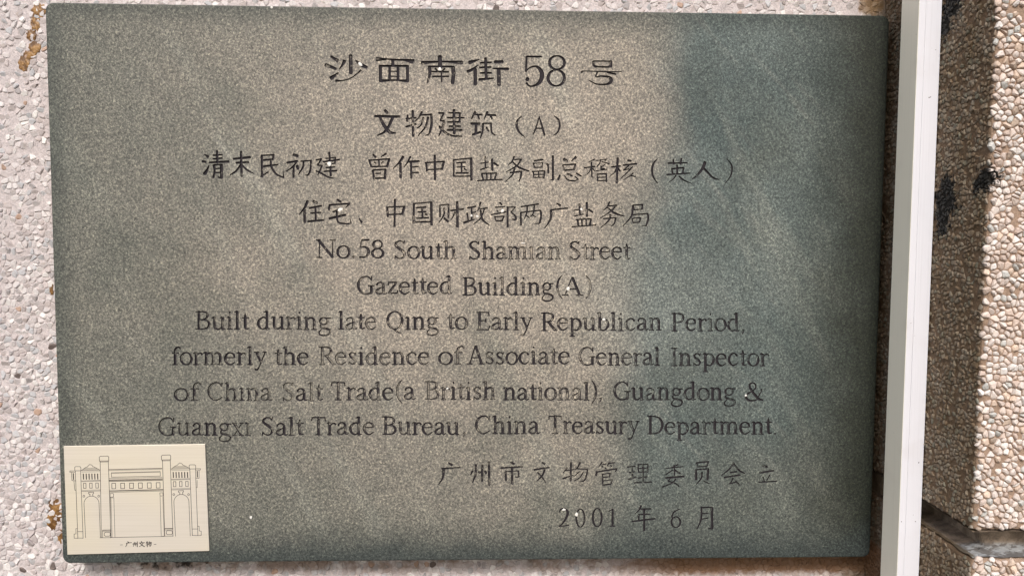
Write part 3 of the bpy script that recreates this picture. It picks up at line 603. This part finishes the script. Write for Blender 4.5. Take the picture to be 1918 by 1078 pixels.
    F['D'] = (82, [st(18, 2, 98), ln(5, 97, 36, 97), ln(5, 3, 36, 3), [(34, 97, 7), (58, 88, 10), (71, 62, T), (71, 38, T), (58, 12, 10), (34, 3, 7)], ])
    F['C'] = (76, [[(65, 76, 6), (55, 93, 7), (40, 98, 8), (20, 86, 12), (9, 62, T), (10, 34, T), (24, 10, 11), (42, 2, 8), (66, 18, 5)], ln(65, 76, 66, 97)])
    F['&'] = (88, [[(62, 12, 5), (48, 3, 8), (24, 2, 11), (9, 16, 13), (14, 36, 11), (34, 52, 8), (50, 70, 8), (48, 90, 9), (36, 98, 7), (24, 88, 11), (26, 70, 12), (42, 40, 14), (62, 12, 14), (82, 4, 8)], [(76, 62, 11), (72, 46, 7), (58, 16, 6)]])
    F['x'] = (54, [ln(11, 66, 42, 4, T), ln(42, 66, 11, 4, 6), sf(11, XH + 2, 9), sf(42, XH + 2, 8), sf(11, 0, 8), sf(42, 0, 10)])
    return F
F = FONT()
WORN = {('Sham\u0131an', 486): .9, ('Street', 486): .6, ('Residence', 683): .6, ('of', 750): .8, ('Ch\u0131na', 750): .9, ('Salt', 750): .9, (')', 748): 1, (')', 553): 1, ('Guangx\u0131', 815): .5, ('Trade', 814): .6, ('national', 749): .6, ('British', 748): .5, ('late', 617): .5, ('Republican', 619): .4, ('General', 684): .5, ('Department.', 813): .4, ('Gazetted', 551): .4, (',', 813): 1}
def word(text, u0, u1, base, cap=34.5, base2=None):
    adv = [F[c][0] for c in text]; xs = [0]
    for a in adv: xs.append(xs[-1] + a)
    # ink extent of the word: a few units inside the first and last advance
    lo, hi = 3.0, xs[-1] - 4.0
    k = (u1 - u0) / (hi - lo)
    for i, c in enumerate(text):
        strokes = []
        j = random.uniform(-.5, .5)
        for s in F[c][1]:
            pts = []
            for x, y, w in s:
                t = (xs[i] + x - lo); u = u0 + t * k
                b = base + ((base2 - base) * t / (hi - lo) if base2 else 0)
                pts.append((*pix(u, b + j - y * cap / 100.0), w * cap / 100.0 * MMPX * 1.08))
            strokes.append(sm(pts) if len(pts) > 2 and len(pts) < 10 or len(pts) in (11, 14) else pts)
        G.append(strokes); GW.append(WORN.get((text, base), 0.30) * random.uniform(0.3, 1.4))
for a in (('No.58', 593, 719, 483), ('South', 738, 855, 485), ('Sham\u0131an', 878, 1050, 486), ('Street', 1066, 1180, 486),
          ('Gazetted', 669, 847, 551), ('Building', 866, 1036, 553), ('(', 1041, 1053, 553), ('A', 1054, 1090, 553), (')', 1097, 1108, 553),
          ('Built', 366, 466, 617), ('during', 482, 619, 617), ('late', 634, 705, 617), ('Q\u0131ng', 724, 821, 617), ('to', 838, 875, 617), ('Early', 892, 996, 618),
          ('Republican', 1013, 1239, 619), ('Period,', 1257, 1396, 620),
          ('formerly', 322, 498, 683), ('the', 515, 578, 683), ('Residence', 597, 804, 683), ('of', 822, 866, 682), ('Associate', 876, 1067, 682), ('General', 1084, 1236, 684), ('Inspector', 1256, 1439, 685),
          ('of', 327, 373, 750), ('Ch\u0131na', 389, 509, 750), ('Salt', 529, 604, 750), ('Trade', 620, 737, 749), ('(', 741, 753, 748), ('a', 757, 777, 748), ('British', 796, 928, 748),
          ('national', 943, 1104, 749), (')', 1108, 1118, 749), (',', 1121, 1129, 748), ('Guangdong', 1149, 1377, 749), ('&', 1395, 1430, 750),
          ('Guangx\u0131', 297, 470, 815), ('Salt', 490, 568, 815), ('Trade', 583, 701, 814), ('Bureau', 716, 860, 814), (',', 866, 874, 813), ('China', 890, 1010, 812), ('Treasury', 1027, 1196, 812), ('Department.', 1212, 1456, 813)):
    word(*a)

def ribbon(pts, grow=0.0):
    """outline of a pen stroke; grow < 0 gives the inner line"""
    n = len(pts); Lf, Rt = [], []
    for i, (x, y, w) in enumerate(pts):
        a = pts[max(i - 1, 0)]; b = pts[min(i + 1, n - 1)]
        dx, dy = b[0] - a[0], b[1] - a[1]; L = math.hypot(dx, dy) or 1e-6; dx /= L; dy /= L
        if n > 2 and 0 < i < n - 1:
            # limit the width on tight bends
            pass
        r = max(w / 2 + grow, 0.07)
        e = 0.0
        if i == 0: e = -(w * 0.28 + grow)
        if i == n - 1: e = (w * 0.28 + grow)
        x2, y2 = x + dx * e, y + dy * e
        if i in (0, n - 1):
            s = 1 if i else -1; xi, yi = x + dx * 0.0, y + dy * 0.0
            if i == 0: Lf += [(x2 - dy * r * .6, y2 + dx * r * .6), (xi - dy * r, yi + dx * r)]; Rt += [(x2 + dy * r * .6, y2 - dx * r * .6), (xi + dy * r, yi - dx * r)]
            else: Lf += [(xi - dy * r, yi + dx * r), (x2 - dy * r * .6, y2 + dx * r * .6)]; Rt += [(xi + dy * r, yi - dx * r), (x2 + dy * r * .6, y2 - dx * r * .6)]
        else:
            Lf.append((x - dy * r, y + dx * r)); Rt.append((x + dy * r, y - dx * r))
    return Lf + Rt[::-1]
SW, SH, RAD = 299.4, 199.9, 4.5          # half size of the flat face
DEPTH = 1.15
rim = []
for cx, cy, a0 in ((SW - RAD, SH - RAD, 0), (-SW + RAD, SH - RAD, 90), (-SW + RAD, -SH + RAD, 180), (SW - RAD, -SH + RAD, 270)):
    for k in range(7):
        a = math.radians(a0 + 15 * k); rim.append((cx + RAD * math.cos(a), cy + RAD * math.sin(a)))
import time; t0 = time.time()
slab_v, slab_f, per = [], [], {}
def ccw(P, f):
    a, b, c = (P[i] for i in f[:3]); return list(f) if (b - a).cross(c - a) > 0 else list(f)[::-1]
def carve(y0, y1, x0, x1, glyphs):
    """pierce the rectangle with the outlines of its glyphs; keep floors and slopes per glyph"""
    CV, CF, OWN, KIND = [], [], [], []
    def feed(poly, own, kind):
        A = sum(poly[k - 1][0] * poly[k][1] - poly[k][0] * poly[k - 1][1] for k in range(len(poly)))
        if A < 0: poly = poly[::-1]              # outlines must run counter-clockwise
        b = len(CV); CV.extend(Vector(p) for p in poly); CF.append(list(range(b, b + len(poly)))); OWN.append(own); KIND.append(kind)
    feed([(x0, y0), (x1, y0), (x1, y1), (x0, y1)], -1, 0)
    for gi in glyphs:
        for s in G[gi]:
            parts = [s] if len(s) <= 9 else [s[:len(s) // 2 + 1], s[len(s) // 2:]]
            if len(s) > 26: q = len(s) // 4; parts = [s[:q + 1], s[q:2 * q + 1], s[2 * q:3 * q + 1], s[3 * q:]]
            for p in parts:
                w = sum(x[2] for x in p) / len(p)
                feed(ribbon(p), gi, 1); feed(ribbon(p, -min(0.42, w * 0.26)), gi, 2)
    ov, oe, of, _, _, fo = delaunay_2d_cdt(CV, [], CF, 0, 1e-4, True)
    kind = [max([KIND[i] for i in ids], default=0) for ids in fo]; owner = [max([OWN[i] for i in ids], default=-1) for ids in fo]
    flat = [False] * len(ov)
    for f, k in zip(of, kind):
        if k == 0:
            for v in f: flat[v] = True
    co = lambda i: (ov[i].x, ov[i].y, 0.0 if flat[i] else -DEPTH)
    ids = {}
    for f, k, o in zip(of, kind, owner):
        if k == 0:
            g = []
            for i in ccw(ov, f):
                if i not in ids: ids[i] = len(slab_v); slab_v.append(co(i))
                g.append(ids[i])
            slab_f.append(g)
        elif o >= 0:
            mp, v2, f2, dp = per.setdefault(o, ({}, [], [], [])); g = []
            for i in ccw(ov, f):
                if (i, k) not in mp: mp[i, k] = len(v2); v2.append(co(i)); dp.append((float(k == 2), min(1.0, GW[o]), 0, 1))
                g.append(mp[i, k])
            f2.append(g)
box_of = [(min(p[0] for s in g for p in s), max(p[0] for s in g for p in s), min(p[1] for s in g for p in s), max(p[1] for s in g for p in s)) for g in G]
lines = sorted(range(len(G)), key=lambda i: -(box_of[i][2] + box_of[i][3]))
cuts = [pix(959, v)[1] for v in (90, 190, 269, 350, 438, 500, 569, 636, 702, 770, 840, 930, 1012)]
XL = pix(250, 540)[0]; XRR = pix(1500, 540)[0]
used = 0
for c0, c1 in zip(cuts, cuts[1:]):
    gl = [i for i in range(len(G)) if c1 < (box_of[i][2] + box_of[i][3]) / 2 < c0]; used += len(gl)
    for i in gl:
        if box_of[i][2] < c1 + .5 or box_of[i][3] > c0 - .5: print('line border cut', i, box_of[i], c0, c1)
    # further split of a line at its widest gaps keeps each piece small
    gl.sort(key=lambda i: box_of[i][0]); groups = [[]]; reach = -999
    xs = [XL]
    for i in gl:
        if groups[-1] and box_of[i][0] > reach + 2.2 and len(groups[-1]) >= 1:
            xs.append((reach + box_of[i][0]) / 2); groups.append([])
        groups[-1].append(i); reach = max(reach, box_of[i][1])
    xs.append(XRR)
    for k, g in enumerate(groups): carve(c1, c0, xs[k], xs[k + 1], g)
assert used == len(G), (used, len(G))
def quad(x0, x1, y0, y1):
    b = len(slab_v); slab_v.extend([(x0, y0, 0), (x1, y0, 0), (x1, y1, 0), (x0, y1, 0)]); slab_f.append([b, b + 1, b + 2, b + 3])
quad(-SW, XL, cuts[-1], cuts[0]); quad(XRR, SW, cuts[-1], cuts[0])
top_ = [(x, y) for x, y in rim if y > 0]; bot_ = [(x, y) for x, y in rim if y < 0]
b = len(slab_v); slab_v.extend([(x, y, 0) for x, y in top_] + [(-SW, cuts[0], 0), (SW, cuts[0], 0)]); slab_f.append(list(range(b, b + len(top_) + 2)))
b = len(slab_v); slab_v.extend([(x, y, 0) for x, y in bot_] + [(SW, cuts[-1], 0), (-SW, cuts[-1], 0)]); slab_f.append(list(range(b, b + len(bot_) + 2)))
print('carved', len(slab_f), round(time.time() - t0, 1), 's')
plaque = empty('stone_plaque', 0, -200, ZW)
tag(plaque, 'grey-green stone plaque carved with Chinese and English lines fixed to the pebbled wall', 'plaque')
# slab: pierced face + rounded rim + sides
vs, fs = slab_v, slab_f
b0 = len(vs); n = len(rim)
def ringv(grow, z):
    b = len(vs)
    for (x, y) in rim:
        cx = max(min(x, SW - RAD), -SW + RAD); cy = max(min(y, SH - RAD), -SH + RAD); L = math.hypot(x - cx, y - cy) or 1
        vs.append((x + (x - cx) / L * grow, y + (y - cy) / L * grow, z))
    return b
rs = [ringv(0, 0), ringv(0.75, -0.25), ringv(1.1, -1.0), ringv(1.1, ZW + 3)]
for a, b in zip(rs, rs[1:]):
    for k in range(n): fs.append((a + k, b + k, b + (k + 1) % n, a + (k + 1) % n))
fs.append([rs[-1] + k for k in range(n)][::-1])
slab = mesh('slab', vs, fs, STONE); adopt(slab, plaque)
# carved letters: sloping sides and floor of each glyph
for gi in sorted(per):
    _, v2, f2, dp = per[gi]
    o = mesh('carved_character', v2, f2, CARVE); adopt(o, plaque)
    at = o.data.color_attributes.new('deep', 'FLOAT_COLOR', 'POINT'); at.data.foreach_set('color', np.array(dp, dtype=np.float32).ravel())
# mortar bed behind the slab
bv, bf = [], []; N = 150; r = random.Random(2)
per_pts = []
for k in range(N):
    t = k / N * 1000
    if t < 300: p = (-302 + t * 2.013, 201.6)
    elif t < 500: p = (301.6, 201 - (t - 300) * 2.01)
    elif t < 800: p = (302 - (t - 500) * 2.013, -201.2)
    else: p = (-301.2, -201 + (t - 800) * 2.01)
    g_ = r.uniform(-.8, 1.3) if not (300 <= t < 500) else r.uniform(-0.5, 1.0)
    d = Vector(p).normalized(); per_pts.append((p[0] + g_ * (1 if p[0] > 0 else -1) * (abs(p[0]) > 301), p[1] + g_ * (1 if p[1] > 0 else -1) * (abs(p[1]) > 201)))
for (x, y) in per_pts: bv += [(x, y, ZW - 0.5), (x * 0.999, y * 0.999, ZW + 3.5), (x * 0.97, y * 0.97, ZW + 3.8)]
for k in range(N):
    a, b = 3 * k, 3 * ((k + 1) % N); bf += [(a, a + 1, b + 1, b), (a + 1, a + 2, b + 2, b + 1)]
o = mesh('mortar_bed', bv, bf, BED); adopt(o, plaque)
# flecks of white paint caught in the letters
def fleck(u, v, ru, rv, ang, seed):
    r = random.Random(seed); x, y = pix(u, v); vs = []; fs = []; n = 9
    for k in range(n):
        a = 2 * math.pi * k / n; q = r.uniform(.75, 1.15)
        for s, h in ((1, -0.9), (0.9, 0.12), (0.5, 0.28)):
            dx, dy = math.cos(a) * ru * q * s * MMPX, math.sin(a) * rv * q * s * MMPX
            vs.append((x + dx * math.cos(ang) - dy * math.sin(ang), y + dx * math.sin(ang) + dy * math.cos(ang), h))
    for k in range(n):
        a, b = 3 * k, 3 * ((k + 1) % n); fs += [(a, b, b + 1, a + 1), (a + 1, b + 1, b + 2, a + 2)]
    fs.append(tuple(3 * k + 2 for k in range(n)))
    o = mesh('paint_fleck', vs, fs, WHITE); adopt(o, plaque)
for i, q in enumerate(((675, 121, 5.5, 3, -0.8), (824, 130, 4, 3.5, 0), (617, 307, 4.5, 5, 0.3), (637, 393, 6, 3.5, 0.5), (941, 395, 3.2, 4, 0), (883, 404, 2.2, 2.6, 0), (894, 405, 3, 2.2, -.4),
                       (1089, 392, 3, 2.4, 0), (1064, 541, 4, 4.5, 0), (838, 727, 3, 1.8, .4), (1131, 598, 3.5, 3, 0), (1056, 954, 4, 2.2, 0.1), (1080, 963, 3, 4.5, 0), (470, 968, 3, 3, 0), (509, 14, 3, 2.5, 0), (980, 455, 4, 1.3, 0), (1397, 740, 2.6, 2.6, 0))):
    fleck(*q, 100 + i)

# ------------------------------------------------------------------ the brass plate screwed over the slab's lower left corner
plate = empty('brass_plate', *pix(255, 1034), 0.2)
tag(plate, 'small pale brass plate with an etched gateway drawing on the slab\'s lower left corner', 'metal plate')
PZ = 1.6
pc = [pix(119, 835, PZ), pix(384, 831, PZ), pix(392, 1031, PZ), pix(126, 1038, PZ)]
vs = [(x, y, 0.05) for x, y in pc] + [(x, y, PZ) for x, y in pc]
o = mesh('plate', vs, [(0, 1, 2, 3), (7, 6, 5, 4), (4, 5, 1, 0), (5, 6, 2, 1), (6, 7, 3, 2), (7, 4, 0, 3)], BRASS); adopt(o, plate); bevel_obj(o, 0.00025, 2)
LV, LF = [], []
def ink(pts, w=3.2, closed=False, V=None, FF=None):
    """etched line through points of the enlarged view (110, 820, x4.687)"""
    V = LV if V is None else V; FF = LF if FF is None else FF
    P = [pix(110 + x / 4.687, 820 + y / 4.687, PZ) for x, y in pts]; hw = w / 4.687 * MMPX / 2 * 1.25
    if closed: P = P + [P[0]]
    for (x0, y0), (x1, y1) in zip(P, P[1:]):
        dx, dy = x1 - x0, y1 - y0; L = math.hypot(dx, dy)
        if L < 1e-6: continue
        dx *= hw / L; dy *= hw / L; z1 = PZ + 0.03 + 0.004 * (len(V) // 8 % 7); b = len(V)
        q = [(x0 - dx + dy, y0 - dy - dx), (x1 + dx + dy, y1 + dy - dx), (x1 + dx - dy, y1 + dy + dx), (x0 - dx - dy, y0 - dy + dx)]
        V += [(a, c, PZ - .01) for a, c in q] + [(a, c, z1) for a, c in q]
        FF += [tuple(b + i for i in f) for f in ((4, 5, 6, 7), (0, 1, 5, 4), (1, 2, 6, 5), (2, 3, 7, 6), (3, 0, 4, 7))]
def rect(x0, y0, x1, y1, w=2.8, sk=0.0, lean=0.022):
    # slight skew: the drawing leans with the plate
    ink([(x0, y0), (x1, y0 - (x1 - x0) * .013), (x1 + (y1 - y0) * lean, y1 - (x1 - x0) * .013), (x0 + (y1 - y0) * lean, y1)], w, True)
# tall towers
for x0, x1, yt, yb in ((358, 437, 158, 872), (903, 981, 148, 858)):
    ink([(x0 - 2, yt + 8), (x0 + 8, yt), (x1 - 6, yt - 2), (x1 + 2, yt + 6), (x1 + 2, yt + 40), (x0, yt + 42)], 3.4, True)
    ink([(x0 + 4, yt + 50), (x1 - 2, yt + 48)], 3); ink([(x0 + 6, yt + 42), (x0 + 16, yb)], 3.4) if x0 < 500 else ink([(x0 + 8, yt + 42), (x0 + 28, yb)], 3.4)
    ink([(x1 - 2, yt + 40), (x1 + 22, yb)], 3.4)
    ink([(x0 + 28, yb - 66), (x1 + 20, yb - 68)], 5); ink([(x0 + 28, yb - 54), (x1 + 20, yb - 56)], 3); ink([(x0 + 27, yb - 66), (x0 + 28, yb)], 3)
    ink([(x0 + 42, yb - 40), (x0 + 50, yb - 48), (x0 + 86, yb - 48), (x0 + 94, yb - 40), (x0 + 94, yb - 22), (x0 + 86, yb - 14), (x0 + 50, yb - 14), (x0 + 42, yb - 22)], 3, True)
    ink([(x0 + 4, yb), (x1 + 24, yb - 1)], 3)
# small towers
for x0, x1, yt, yb in ((140, 194, 248, 876), (1145, 1202, 232, 853)):
    ink([(x0, yt + 8), (x0 + 8, yt), (x1 - 8, yt), (x1, yt + 8), (x1 + 1, yt + 36), (x0 + 2, yt + 37)], 3, True)
    ink([(x0 + 6, yt + 37), (x0 + 28, yb)], 3.2); ink([(x1 - 2, yt + 36), (x1 + 20, yb)], 3.2)
    ink([(x0 + 28, yb - 58), (x1 + 18, yb - 58)], 3); ink([(x0 + 26, yb - 2), (x1 + 20, yb)], 3)
ink([(138, 286), (98, 286), (98, 298), (140, 298)], 3); ink([(112, 298), (116, 370), (145, 372)], 3); ink([(128, 310), (130, 360)], 7); ink([(133, 372), (142, 455), (150, 455)], 3)
ink([(165, 792), (150, 792), (152, 838), (135, 840), (136, 876), (168, 876)], 3)
ink([(1202, 266), (1244, 266), (1244, 277), (1204, 278)], 3); ink([(1232, 278), (1232, 350), (1204, 352)], 3); ink([(1216, 290), (1217, 338)], 7); ink([(1215, 368), (1215, 432), (1206, 434)], 3)
ink([(1218, 770), (1232, 770), (1234, 812), (1251, 814), (1251, 851), (1222, 853)], 3)
# gabled bays with slits, windows and arches
for dx, dy in ((0, 0), (789, -14)):
    ink([(200 + dx, 282 + dy), (236 + dx, 256 + dy), (252 + dx, 250 + dy), (262 + dx, 238 + dy), (272 + dx, 230 + dy), (290 + dx, 234 + dy), (298 + dx, 246 + dy), (320 + dx, 256 + dy), (358 + dx, 276 + dy)], 3)
    for t in (262, 269, 276): ink([(200 + dx + (282 - t) * 1.2, t + dy), (356 + dx - (282 - t) * 1.4, t - 3 + dy)], 2)
    ink([(198 + dx, 284 + dy), (362 + dx, 280 + dy)], 3); ink([(200 + dx, 296 + dy), (362 + dx, 292 + dy)], 2)
    for k in range(6): ink([(216 + 25 * k + dx, 314 + dy), (218 + 25 * k + dx, 357 + dy)], 7)
    ink([(200 + dx, 374 + dy), (364 + dx, 368 + dy)], 3); ink([(202 + dx, 381 + dy), (364 + dx, 375 + dy)], 2)
    for k in range(3): rect(217 + 54 * k + dx, 394 + dy - k, 239 + 54 * k + dx, 438 + dy - k, 3.4)
    ink([(204 + dx, 466 + dy), (366 + dx, 460 + dy)], 3); ink([(204 + dx, 457 + dy), (366 + dx, 451 + dy)], 2)
    ink([(262 + dx, 474 + dy), (306 + dx, 472 + dy), (306 + dx, 484 + dy), (298 + dx, 490 + dy), (301 + dx, 506 + dy), (272 + dx, 507 + dy), (276 + dx, 492 + dy), (264 + dx, 488 + dy)], 3.4, True)
    for q in (221, 351):
        ink([(q + dx + 8 * math.cos(t * math.pi / 5), 507 + dy + 9 * math.sin(t * math.pi / 5)) for t in range(10)], 3, True)
    for rr, a, b in ((66, 222, 238), (58, 230, 230)):
        pts = [(a + dx + (6 if rr < 60 else 14), 872 + dy)] if rr > 60 else [(a + dx + 8, 872 + dy)]
        pts = [(288 - rr + dx + 14, 872 + dy)] + [(288 + dx - rr * math.cos(t * math.pi / 12), 572 + dy - rr * math.sin(t * math.pi / 12)) for t in range(13)] + [(288 + rr + dx + 12, 870 + dy)]
        if rr > 60: ink(pts, 3)
# middle wing
ink([(438, 275), (905, 263)], 4); ink([(440, 283), (905, 271)], 2)
ink([(462, 302), (890, 291), (892, 331), (464, 341)], 3, True); ink([(468, 307), (886, 297)], 2)
ink([(440, 352), (908, 341)], 2.5)
for k in range(5): ink([(442, 364 + 4 * k), (910, 353 + 4 * k)], 2)
for k in range(6): rect(466 + 78 * k, 395 - k * 1.2, 499 + 78 * k, 442 - k * 1.2, 3.6)
ink([(446, 462), (914, 450)], 6); ink([(448, 474), (914, 461)], 3)
ink([(450, 484), (478, 484), (482, 494), (480, 514), (452, 516)], 3); ink([(454, 522), (482, 521)], 2.5); ink([(458, 524), (468, 868)], 2.5); ink([(484, 522), (494, 868)], 2.5); ink([(452, 484), (455, 868)], 2.5)
ink([(888, 478), (914, 477), (916, 504), (890, 506)], 3, True); ink([(890, 512), (900, 858)], 2.5); ink([(914, 512), (926, 858)], 2.5)
ink([(456, 870), (926, 860)], 3)
o = mesh('gateway_drawing', LV, LF, INK); adopt(o, plate)
# caption
CVs, CFs = [], []
for st_ in ((542, 935, 560, 934, 3.2), (836, 930, 855, 929, 3.2),
            (606, 908, 618, 915, 6), (594, 920, 638, 914, 4.5), (598, 921, 597, 934, 6), (597, 934, 588, 950, 4),
            (664, 912, 661, 934, 5), (661, 934, 654, 948, 3.5), (676, 914, 676, 942, 4.5), (690, 908, 690, 950, 5.5), (655, 922, 652, 932, 4), (669, 922, 671, 930, 4), (683, 921, 685, 929, 4),
            (726, 906, 731, 913, 6), (708, 918, 752, 915, 5), (742, 918, 728, 938, 4.5), (728, 938, 708, 950, 3.5), (716, 922, 732, 938, 4.5), (732, 938, 752, 949, 6),
            (772, 908, 768, 920, 4), (768, 918, 786, 916, 4), (777, 906, 778, 950, 5.5), (766, 936, 788, 928, 4), (796, 906, 790, 920, 4.5), (794, 914, 812, 912, 4), (812, 912, 810, 936, 5.5), (810, 936, 803, 946, 5), (800, 916, 790, 934, 3.8), (806, 916, 794, 944, 3.8)):
    ink([st_[:2], st_[2:4]], st_[4], V=CVs, FF=CFs)
o = mesh('caption', CVs, CFs, INK); adopt(o, plate)
print('objects', len(C.objects), 'glyphs', len(G))
